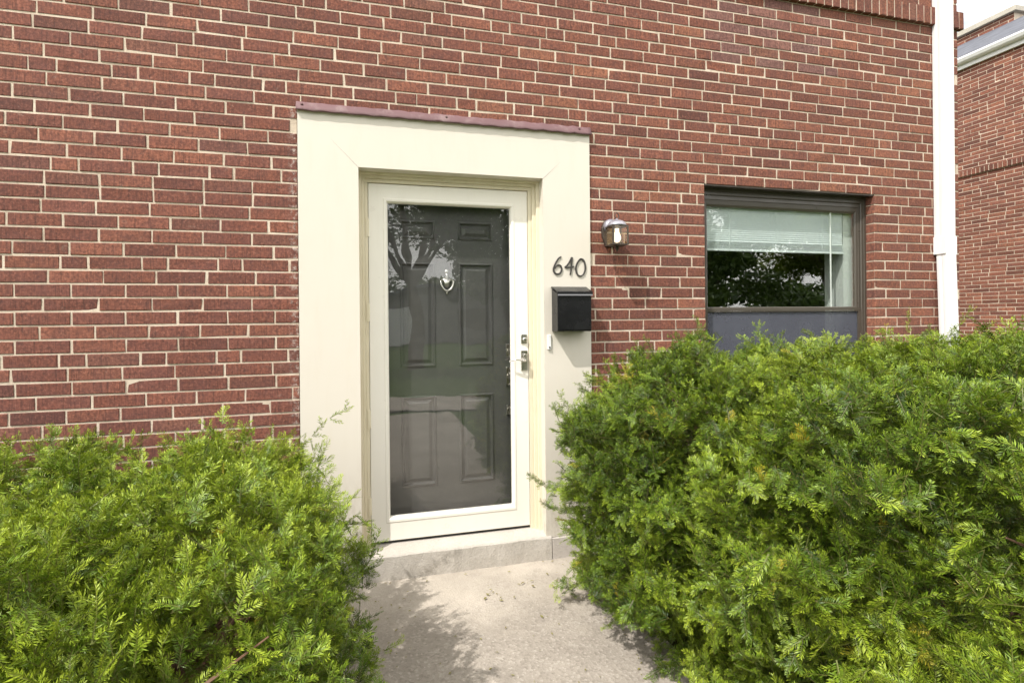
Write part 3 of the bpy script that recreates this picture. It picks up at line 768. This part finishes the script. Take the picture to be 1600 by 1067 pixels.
class Yew:
    def __init__(s): s.Q, s.col = [], []
    def put(s, proto, pos, d, up, scale, tone, gold=0.):
        Q, Tp, St = proto; d, sd, u = rot_frame(d[None], up[None]); M = np.stack([d[0], sd[0], u[0]])
        s.Q.append((Q.reshape(-1, 3)*scale) @ M + pos)
        n = len(Q)
        # needle colour: older wood deep green, the year's growth at the shoot tips lighter and yellower
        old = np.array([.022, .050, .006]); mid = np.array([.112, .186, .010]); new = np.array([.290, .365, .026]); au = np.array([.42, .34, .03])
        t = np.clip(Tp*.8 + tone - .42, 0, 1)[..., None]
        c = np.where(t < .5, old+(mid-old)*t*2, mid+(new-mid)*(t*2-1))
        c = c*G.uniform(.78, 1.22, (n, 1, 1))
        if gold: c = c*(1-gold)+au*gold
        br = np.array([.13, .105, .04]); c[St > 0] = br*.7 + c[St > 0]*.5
        s.col.append(c.reshape(-1, 3))
    def build(s, name, parent):
        v = np.concatenate(s.Q); c = np.concatenate(s.col); nq = len(v)//4
        root = parent
        while root.parent is not None: root = root.parent
        v = v-np.array(root['_o'])
        me = bpy.data.meshes.new(name)
        me.vertices.add(len(v)); me.vertices.foreach_set('co', v.astype(np.float32).ravel())
        me.loops.add(nq*4); me.loops.foreach_set('vertex_index', np.arange(nq*4, dtype=np.int32))
        me.polygons.add(nq); me.polygons.foreach_set('loop_start', np.arange(0, nq*4, 4, dtype=np.int32))
        try: me.polygons.foreach_set('loop_total', np.full(nq, 4, dtype=np.int32))
        except Exception: pass
        at = me.attributes.new('leaf', 'FLOAT_COLOR', 'POINT')
        at.data.foreach_set('color', np.concatenate([c, np.ones((len(c), 1))], 1).astype(np.float32).ravel())
        me.materials.append(M_YEW); me.update(calc_edges=True)
        o = bpy.data.objects.new(name, me); C.objects.link(o); o.parent = parent; return o
CAM = np.array([0., -3.0907, 1.4309])

def shrub(label, box, dens, amp, freq, seed, nexp=3.2, tone0=.5, leaders=12, shape=None, extra=None, wallside=True):
    x0, x1, y0, y1, h_ = box
    c = np.array([(x0+x1)/2, (y0+y1)/2, h_*.46]); a = np.array([(x1-x0)/2, (y1-y0)/2, h_*.54])
    root = thing('yew_shrub', label, 'shrub', (c[0], c[1], 0))
    rng = np.random.default_rng(seed)
    off = rng.uniform(0, 30, 3)
    def f(p):
        q = np.abs((p-c)/a); r = (q**nexp).sum(-1)**(1/nexp)
        st = np.array([1, 1, 1.7]); lump = (vnoise(p*st*freq+off)-.5)*1.0+(vnoise(p*st*freq*2.4+off*2)-.5)*.85
        r = r+amp*lump
        if shape is not None: r = r+shape(p)
        return r
    vol = (x1-x0+.3)*(y1-y0+.3)*(h_+.2)
    n = int(vol*dens*42)
    p = rng.uniform([x0-.15, y0-.15, .02], [x1+.15, y1+.05, h_+.15], (n, 3))
    fv = f(p); e = .01
    gr = np.stack([(f(p+np.eye(3)[k]*e)-f(p-np.eye(3)[k]*e))/(2*e) for k in range(3)], -1)
    gl = np.linalg.norm(gr, axis=-1)+1e-6; nrm = gr/gl[:, None]; dep = (1-fv)/gl
    vis = np.einsum('ij,ij->i', nrm, (CAM-p)/np.linalg.norm(CAM-p, axis=1)[:, None])
    rel = p-CAM; zc = rel[:, 0]*.2624+rel[:, 1]*.965; uu = (rel[:, 0]*.965-rel[:, 1]*.2624)/np.maximum(zc, .05)
    inview = (zc > .15) & (np.abs(uu) < 1.25)
    pr = np.where(dep < 0, 0, np.where(dep < .09, 1.0, np.where(dep < .24, .22, np.where(dep < .42, .17, 0))))
    pr = pr*np.where(vis > -.3, 1, .12)*np.where(inview, 1, .25)
    pr = np.where(np.linalg.norm(rel, axis=1) < 1.5, 0, pr)      # clipped back beside the walk
    keep = rng.random(n) < pr
    p, nrm, dep = p[keep], nrm[keep], dep[keep]
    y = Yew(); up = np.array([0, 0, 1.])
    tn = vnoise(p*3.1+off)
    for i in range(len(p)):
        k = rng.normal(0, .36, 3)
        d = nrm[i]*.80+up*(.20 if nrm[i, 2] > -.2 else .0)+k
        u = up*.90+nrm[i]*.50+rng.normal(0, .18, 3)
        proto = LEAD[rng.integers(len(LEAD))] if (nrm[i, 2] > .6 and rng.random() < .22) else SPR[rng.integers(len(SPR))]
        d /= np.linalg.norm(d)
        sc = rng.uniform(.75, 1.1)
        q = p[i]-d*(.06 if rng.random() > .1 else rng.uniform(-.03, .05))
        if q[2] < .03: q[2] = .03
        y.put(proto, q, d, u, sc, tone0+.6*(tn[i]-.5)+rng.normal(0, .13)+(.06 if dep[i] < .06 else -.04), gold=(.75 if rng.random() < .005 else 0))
    # long leaders that stand out of the clipped outline
    cnt = 0; tries = 0
    while cnt < leaders and tries < 4000:
        tries += 1; i = rng.integers(len(p))
        if nrm[i, 2] < .55 or dep[i] > .06: continue
        cnt += 1; ln = rng.uniform(.5, 1.15)
        d = up+rng.normal(0, .22, 3); yel = .8 if rng.random() < .25 else .0
        y.put(LEAD[rng.integers(len(LEAD))], p[i]-up*.02, d, np.array([1., 0, .1]), ln, tone0+.25, 0)
        if yel: y.put(LEAD[0], p[i]-up*.02+d/np.linalg.norm(d)*.10*ln, d, np.array([1., 0, .1]), .28, tone0+.5, .85)
    if extra: extra(y, rng)
    fo = y.build('foliage', root)
    br = MB()
    for k in range(9):
        an = rng.uniform(0, 2*math.pi); b0 = np.array([c[0]+rng.normal(0, .07), c[1]+rng.normal(0, .07), -.03])
        tgt = c+a*np.array([math.cos(an)*.72, math.sin(an)*.72, rng.uniform(-.1, .7)])
        m1 = b0+(tgt-b0)*.35+np.array([0, 0, .12]); m2 = b0+(tgt-b0)*.7+rng.normal(0, .05, 3)
        br.tube([b0, m1, m2, tgt], [.024, .018, .011, .004], 7)
        for q in range(5):
            s0 = m1+(tgt-m1)*rng.uniform(.1, .8); e0 = s0+rng.normal(0, .22, 3)*np.array([1, 1, .7]); e0 = np.clip(e0, c-a*.85, c+a*.85)
            br.tube([s0, (s0+e0)/2+rng.normal(0, .02, 3), e0], [.008, .006, .002], 5)
    br.build('branch', M_WOODB, root)
    return root

def branch_of(y, rng, pts, n, sc0=.8, tone=.6, spread=.25, gold=0.):
    """a single shoot reaching out along a curve, sprays on both sides"""
    P = [Vector(q) for q in pts]
    for i in range(n):
        t = i/(n-1)*(len(P)-1); k = min(int(t), len(P)-2); p = P[k].lerp(P[k+1], t-k); d = np.array((P[k+1]-P[k]).normalized())
        u = np.array([-.1, -.75, .65])+rng.normal(0, .15, 3)
        side = np.cross(u, d); side /= np.linalg.norm(side)
        dd = d+side*(spread if i % 2 else -spread)*rng.uniform(.5, 1.6)+rng.normal(0, .08, 3)
        y.put(SPR[rng.integers(len(SPR))], np.array(p)-dd*.02, dd, u, sc0*(1-.4*i/(n-1)), tone+rng.normal(0, .08), gold)
def thin_leader(y, rng, pts, tone=.75, gold_tip=0.):
    P = [np.array(q, dtype=float) for q in pts]
    for i in range(len(P)-1):
        d = P[i+1]-P[i]; y.put(LEAD[(i*2+1) % len(LEAD)], P[i], d, np.array([.3, -1., .2]), np.linalg.norm(d)/.115*.95, tone)
    if gold_tip: y.put(LEAD[0], P[-1], P[-1]-P[-2], np.array([.3, -1., .2]), .3, tone, gold_tip)

# left of the path
def exL1(y, rng):
    thin_leader(y, rng, [(-1.62, -.35, .86), (-1.62, -.33, .98)], .8, .9)
def exL2(y, rng):
    thin_leader(y, rng, [(-.33, -.40, .70), (-.30, -.41, .80), (-.24, -.42, .90), (-.16, -.43, .98), (-.06, -.44, 1.04)], .85)
    thin_leader(y, rng, [(-.60, -.34, .78), (-.60, -.34, .90)], .8, .9)
    branch_of(y, rng, [(-.10, -.30, .30), (.02, -.34, .33), (.10, -.36, .36)], 6, .7, .55)
shL1 = lambda p: .30*np.clip((p[:, 0]+1.05)/.5, 0, 1)*np.clip((p[:, 1]+.9)/.5, 0, 1)
shrub('yew shrub farthest left, lower edge spreading toward the camera below the brick wall', (-3.2, -.78, -2.35, -.13, 1.0), 285, .40, 3.8, 21, leaders=12, extra=exL1, tone0=.62, shape=shL1)
shL2 = lambda p: .55*np.clip((-.60-p[:, 0])/.25, 0, 1)*np.clip((p[:, 1]+.95)/.3, 0, 1)*np.clip((p[:, 2]-.5)/.3, 0, 1)
shrub('low yew shrub left of the path, beside the cream door surround', (-1.18, -.055, -2.40, -.13, 1.0), 330, .39, 3.9, 22, leaders=9, extra=exL2, tone0=.60, nexp=2.4, shape=shL2)
# right of the path
def exR1(y, rng):
    branch_of(y, rng, [(1.14, -.30, .46), (1.0, -.30, .50), (.90, -.30, .55), (.84, -.30, .60)], 16, .85, .58, .5)
    branch_of(y, rng, [(1.12, -.28, .36), (.98, -.30, .40), (.92, -.31, .44)], 12, .85, .5, .5)
    branch_of(y, rng, [(1.14, -.30, .84), (1.02, -.30, .92), (.97, -.30, .96)], 5, .7, .5)
    branch_of(y, rng, [(1.2, -.82, .12), (1.08, -.86, .08), (1.0, -.88, .06)], 8, .75, .7)
def exR3(y, rng):
    thin_leader(y, rng, [(3.42, -.35, 1.32), (3.43, -.35, 1.46)], .95, .5)
    thin_leader(y, rng, [(3.75, -.40, 1.33), (3.85, -.40, 1.42), (3.93, -.40, 1.47)], .8, .8)
def exR2(y, rng):
    branch_of(y, rng, [(1.28, -1.55, .70), (1.12, -1.60, .80), (1.02, -1.62, .86)], 9, 1.1, .62)
shR1 = lambda p: .22*np.clip((p[:, 2]-.85)/.5, 0, 1)*np.clip((1.6-p[:, 0])/.6, 0, 1)
shrub('yew shrub right of the doorway, covering the wall below the mailbox', (1.01, 2.55, -1.45, -.12, 1.27), 400, .39, 4.0, 31, leaders=12, extra=exR1, tone0=.46, shape=shR1)
shrub('near yew shrub at the right edge of the path with large feathery sprays', (1.15, 3.0, -2.62, -1.05, 1.27), 340, .40, 3.8, 32, leaders=10, extra=exR2, tone0=.50)
shrub('yew shrub under the bronze window and the foot of the downspout', (2.25, 5.2, -1.75, -.16, 1.23), 250, .34, 3.6, 33, leaders=20, extra=exR3, tone0=.56)

# fallen needles and leaf bits on the path
fd = MB()
for k in range(230):
    X, Y = (R.gauss(.82, .12), R.gauss(-.30, .12)) if k < 16 else ((R.choice([R.gauss(.08, .06), R.gauss(1.16, .07)]) if R.random() < .65 else R.uniform(.05, 1.22)), R.uniform(-2.2, -.05))
    s2 = R.uniform(.008, .017) if k < 16 else R.uniform(.004, .011); a = R.uniform(0, 6.28); z = .0045+R.uniform(0, .004)
    ca, sa = math.cos(a)*s2, math.sin(a)*s2
    fd.add([(X-ca, Y-sa, z), (X+sa*.4, Y-ca*.4, z+.002), (X+ca, Y+sa, z+.001), (X-sa*.4, Y+ca*.4, z+.003)], [(0, 1, 2, 3)])
kind(fd.build('leaf_litter', paint('dry_leaf_bits', (.22, .20, .06), .8, .5, (.16, .09, .05), .9)), 'stuff', 'small green and brown leaf bits lying on the path')

# =================================================================== NEIGHBOUR
nh = thing('brick_house', 'neighbouring red brick house beyond the downspout with white gutter and grey shingle roof', 'house', (10.5, 4, 0))
nbk = Bricks(lambda u, d, z: (10.5+d, -u, z))
nph = {}
def nphase(r):
    if r not in nph: nph[r] = (.3 if r % 2 else .8)+R.uniform(-.08, .08)
    return nph[r]
def ncol(x, z): return tuple(np.array(R.choice(PAL))*R.choice([.62, .85, 1, 1.05, 1.15, 1.25])*np.array([1.12, 1.12, 1.1]))
nbk.wall(-9.0, -2.2, -48, 39, [(-99, 99, -20, -19, 0)], nphase, ncol, Lb=.262)
nbk.build('wall', [[(10.5+MY, 9, 0), (10.5+MY, 2.2, 0), (10.5+MY, 2.2, 5.9), (10.5+MY, 9, 5.9)]], nh)
nb2 = Bricks(lambda u, d, z: (10.5+d, -u, z)); x = -9.0
while x < -2.2:
    nb2.brick(x+.005, x+.064, ZH+19*Hc+.004, ZH+20*Hc+.035, tuple(np.array(ncol(0, 0))*.85), -.03, depth=.01, bev=.003); x += .07
nb2.build('belt_course', [[(10.476, 9, ZH+19*Hc+.006), (10.476, 2.2, ZH+19*Hc+.006), (10.476, 2.2, ZH+20*Hc+.03), (10.476, 9, ZH+20*Hc+.03)],
                         [(10.476, 9, ZH+19*Hc+.006), (10.505, 9, ZH+19*Hc+.006), (10.505, 2.2, ZH+19*Hc+.006), (10.476, 2.2, ZH+19*Hc+.006)]], nh)
MB().box(10.53, 18, 2.25, 9, 0, 5.9).build('shell', M_INT, nh)
MB().prism([(10.38, 6.02), (10.5, 5.93), (18, 5.93), (18, 7.06), (12.06, 7.06)], 1.9, 9.2, 'y').build('roof', M_SHING, nh)
gt = MB(); gt.prism([(10.36, 6.048), (10.355, 6.02), (10.375, 5.97), (10.40, 5.945), (10.47, 5.935), (10.497, 5.935), (10.497, 6.05)], 1.9, 9.2, 'y')
gt.box(10.455, 10.496, 1.92, 9.18, 5.865, 5.933); gt.build('gutter', M_DWHITE, nh)
ub = Bricks(lambda u, d, z: (12.05+d, -u, z)); ub.wall(-9.0, -4.40, -69, -60, [], nphase, ncol, Lb=.262)
ub.build('parapet', [[(12.05+MY, 9, 6.3), (12.05+MY, 4.4, 6.3), (12.05+MY, 4.4, 7.27), (12.05+MY, 9, 7.27)], [(12.05, 4.4, 6.3), (14, 4.4, 6.3), (14, 4.4, 7.27), (12.05, 4.4, 7.27)]], nh)
MB().box(11.98, 14.2, 4.33, 9.1, 7.21, 7.315).build('coping', M_COPING, nh, bevel=.012)

# ============================================= what the panes mirror: street side
def leaf_quads(cs, rads, count, size, rng, cols):
    per = count//len(cs); V = []; K = []
    for cc, rr in zip(cs, rads):
        d = rng.normal(0, 1, (per, 3)); d /= np.linalg.norm(d, axis=1)[:, None]
        p = np.array(cc)+d*(rr*rng.random((per, 1))**.45)*np.array([1, 1, .75])
        a = rng.normal(0, 1, (per, 3)); a /= np.linalg.norm(a, axis=1)[:, None]
        b = np.cross(a, rng.normal(0, 1, (per, 3))); b /= np.linalg.norm(b, axis=1)[:, None]
        s2 = size*rng.uniform(.6, 1.3, (per, 1))
        V.append(np.stack([p-a*s2, p+b*s2*.5, p+a*s2, p-b*s2*.5], 1).reshape(-1, 3))
        base = np.array(cols[0])+(np.array(cols[1])-np.array(cols[0]))*rng.random((per, 1)); K.append(np.repeat(base, 4, 0))
    return np.concatenate(V), np.concatenate(K)
class Leaves(Yew):
    pass
def tree(label, x, y, hgt, spread, seed, cols=((.035, .07, .012), (.08, .14, .02)), n=9000, size=.13, fork=2.6):
    rng = np.random.default_rng(seed); root = thing('shade_tree', label, 'tree', (x, y, -.06), 'shade trees across the lawn')
    tk = MB(); top = np.array([x+rng.normal(0, .1), y, fork]); r0 = .03*hgt
    tk.tube([(x, y, -.1), (x+.02, y, .4), (x+.05, y, fork*.6), tuple(top)], [r0*1.4, r0, r0*.85, r0*.7], 10)
    cs, rs = [], []
    for k in range(6):
        an = 2*math.pi*k/6+rng.uniform(-.3, .3); e = top+np.array([math.cos(an)*spread*.6, math.sin(an)*spread*.6, (hgt-fork)*rng.uniform(.45, .95)])
        mid = top+(e-top)*.5+np.array([0, 0, .35]); tk.tube([tuple(top-np.array([0, 0, .1])), tuple(mid), tuple(e)], [r0*.5, r0*.33, r0*.1], 8)
        for q in range(3):
            ee = mid+(e-mid)*rng.uniform(.2, 1)+rng.normal(0, spread*.25, 3); tk.tube([tuple(mid), tuple((mid+ee)/2+rng.normal(0, .1, 3)), tuple(ee)], [r0*.22, r0*.14, r0*.05], 6)
            cs.append(ee); rs.append(spread*rng.uniform(.22, .42))
        cs.append(e); rs.append(spread*rng.uniform(.3, .45))
    tk.build('trunk', M_BARK, root)
    V, K = leaf_quads(cs, rs, n, size, rng, cols)
    L_ = Leaves(); L_.Q = [V]; L_.col = [K]; fo = L_.build('crown', root); fo.data.materials.clear(); fo.data.materials.append(M_LEAF)
tree('forked shade tree mirrored in the storm door glass', 1.5, -13.5, 7.0, 3.7, 41, n=30000, size=.075, fork=2.5)
tree('dark dense tree mirrored at the left of the window', 11.9, -14.0, 5.8, 3.2, 42, cols=((.035, .07, .013), (.085, .14, .024)), n=30000, size=.085, fork=1.7)
tree('light green tree mirrored at the right of the window', 18.6, -14.6, 6.2, 2.8, 43, cols=((.10, .15, .015), (.2, .26, .03)), n=30000, size=.085, fork=1.7)
tree('broad tree far across the lawn mirrored in the storm door', -6.5, -30, 8.0, 4.5, 44, n=14000, size=.2)
tree('round low tree on the lawn mirrored at the right of the storm door glass', 6.3, -20, 5.6, 2.7, 45, cols=((.03, .06, .012), (.07, .12, .02)), n=14000, size=.13, fork=1.5)
wd_ = Leaves(); rng = np.random.default_rng(50); cs = []; rs = []
for k in range(150): cs.append((-40+k*.72+rng.normal(0, .5), -46+rng.normal(0, 3), rng.uniform(.5, 4.5))); rs.append(rng.uniform(1.5, 2.6))
V, K = leaf_quads(cs, rs, 45000, .3, rng, ((.03, .06, .012), (.07, .12, .02)))
wood_root = bpy.data.objects.new('woodland', None)
me_holder = thing('woodland', 'mass of green trees far beyond the lawn', 'woodland', (14, -46, 0)); me_holder['kind'] = 'stuff'
wd_.Q = [V]; wd_.col = [K]; o = wd_.build('foliage', me_holder); o.data.materials.clear(); o.data.materials.append(M_LEAF)
bpy.data.objects.remove(wood_root)
# house across the lawn
fh = thing('bungalow', 'small grey bungalow with a white garage door across the lawn, mirrored in the storm door', 'house', (4, -30, 0))
M_SIDE = paint('grey_siding', (.16, .155, .15), .7, .08)
w_ = MB(); w_.box(-1.5, 9.5, -36, -30, -.06, 2.3); w_.prism([(-1.5, 2.3), (9.5, 2.3), (4, 3.5)], -35.9, -30.02, 'y'); w_.build('wall', M_SIDE, fh)
r_ = MB(); r_.prism([(-2, 2.17), (-2, 2.3), (4, 3.70), (10, 2.3), (10, 2.17), (4, 3.54)], -36.4, -29.6, 'y'); r_.build('roof', M_SHING, fh)
MB().box(.2, 3.0, -29.98, -29.9, .0, 2.2).build('garage_door', M_DWHITE, fh, bevel=.02)
MB().box(5.6, 7.4, -29.98, -29.9, .9, 2.1).build('window', M_BRONZE, fh, bevel=.02)

# =================================================================== LIGHT
sun_to = Vector((1.4, 1.0, -2.22)).normalized()
sl = bpy.data.lights.new('sun', 'SUN'); sl.energy = 3.75; sl.angle = math.radians(.53); sl.color = (1.0, .955, .90)
so = bpy.data.objects.new('sun', sl); C.objects.link(so); so.rotation_euler = sun_to.to_track_quat('-Z', 'Y').to_euler(); so.location = (-6, -6, 12)
w = bpy.data.worlds.new('World'); bpy.context.scene.world = w; w.use_nodes = True
nt = w.node_tree; nt.nodes.clear(); out = nt.nodes.new('ShaderNodeOutputWorld')
sk = nt.nodes.new('ShaderNodeTexSky'); sk.sky_type = 'NISHITA'; sk.sun_disc = False; sk.sun_elevation = math.asin(-sun_to.z); sk.sun_rotation = math.atan2(-sun_to.x, -sun_to.y)
sk.air_density = 1.0; sk.dust_density = 1.5
tc = nt.nodes.new('ShaderNodeTexCoord'); mp = nt.nodes.new('ShaderNodeMapping'); mp.inputs['Scale'].default_value = (1.6, 1.6, 3.2); nt.links.new(tc.outputs['Generated'], mp.inputs['Vector'])
nz = nt.nodes.new('ShaderNodeTexNoise'); nz.inputs['Scale'].default_value = 1.5; nz.inputs['Detail'].default_value = 7; nz.inputs['Roughness'].default_value = .55; nt.links.new(mp.outputs[0], nz.inputs['Vector'])
cr = nt.nodes.new('ShaderNodeValToRGB'); cr.color_ramp.elements[0].position = .30; cr.color_ramp.elements[1].position = .45; nt.links.new(nz.outputs['Fac'], cr.inputs['Fac'])
bg1 = nt.nodes.new('ShaderNodeBackground'); bg1.inputs['Strength'].default_value = .13; nt.links.new(sk.outputs[0], bg1.inputs[0])
bg2 = nt.nodes.new('ShaderNodeBackground'); bg2.inputs[0].default_value = (1.0, .985, .95, 1); bg2.inputs['Strength'].default_value = 1.75
mx = nt.nodes.new('ShaderNodeMixShader'); nt.links.new(cr.outputs[0], mx.inputs[0]); nt.links.new(bg1.outputs[0], mx.inputs[1]); nt.links.new(bg2.outputs[0], mx.inputs[2]); nt.links.new(mx.outputs[0], out.inputs[0])

# =================================================================== CAMERA
cd = bpy.data.cameras.new('camera'); cd.sensor_width = 36; cd.sensor_fit = 'HORIZONTAL'; cd.lens = 848.23/1600*36
cd.shift_y = -(533.5-499.42)/1600; cd.clip_start = .02; cd.clip_end = 1000
co = bpy.data.objects.new('camera', cd); C.objects.link(co)
Rv, Uv, Fv = Vector((.964925, -.262343, -.009784)), Vector((.009566, -.00211, .999952)), Vector((.2623507, .9649725, -.00047363))
Mx = Matrix.Identity(4)
for i in range(3): Mx[i][0], Mx[i][1], Mx[i][2] = Rv[i], Uv[i], -Fv[i]
Mx.translation = Vector((0, -3.0907, 1.4309)); co.matrix_world = Mx
sc = bpy.context.scene; sc.camera = co
sc.view_settings.view_transform = 'Standard'; sc.view_settings.look = 'None'; sc.view_settings.exposure = .44; sc.view_settings.gamma = 1
sc.render.engine = 'CYCLES'
sc.cycles.max_bounces = 8; sc.cycles.transparent_max_bounces = 12; sc.cycles.use_denoising = True
for o in list(bpy.data.objects):
    if '_o' in o: del o['_o']
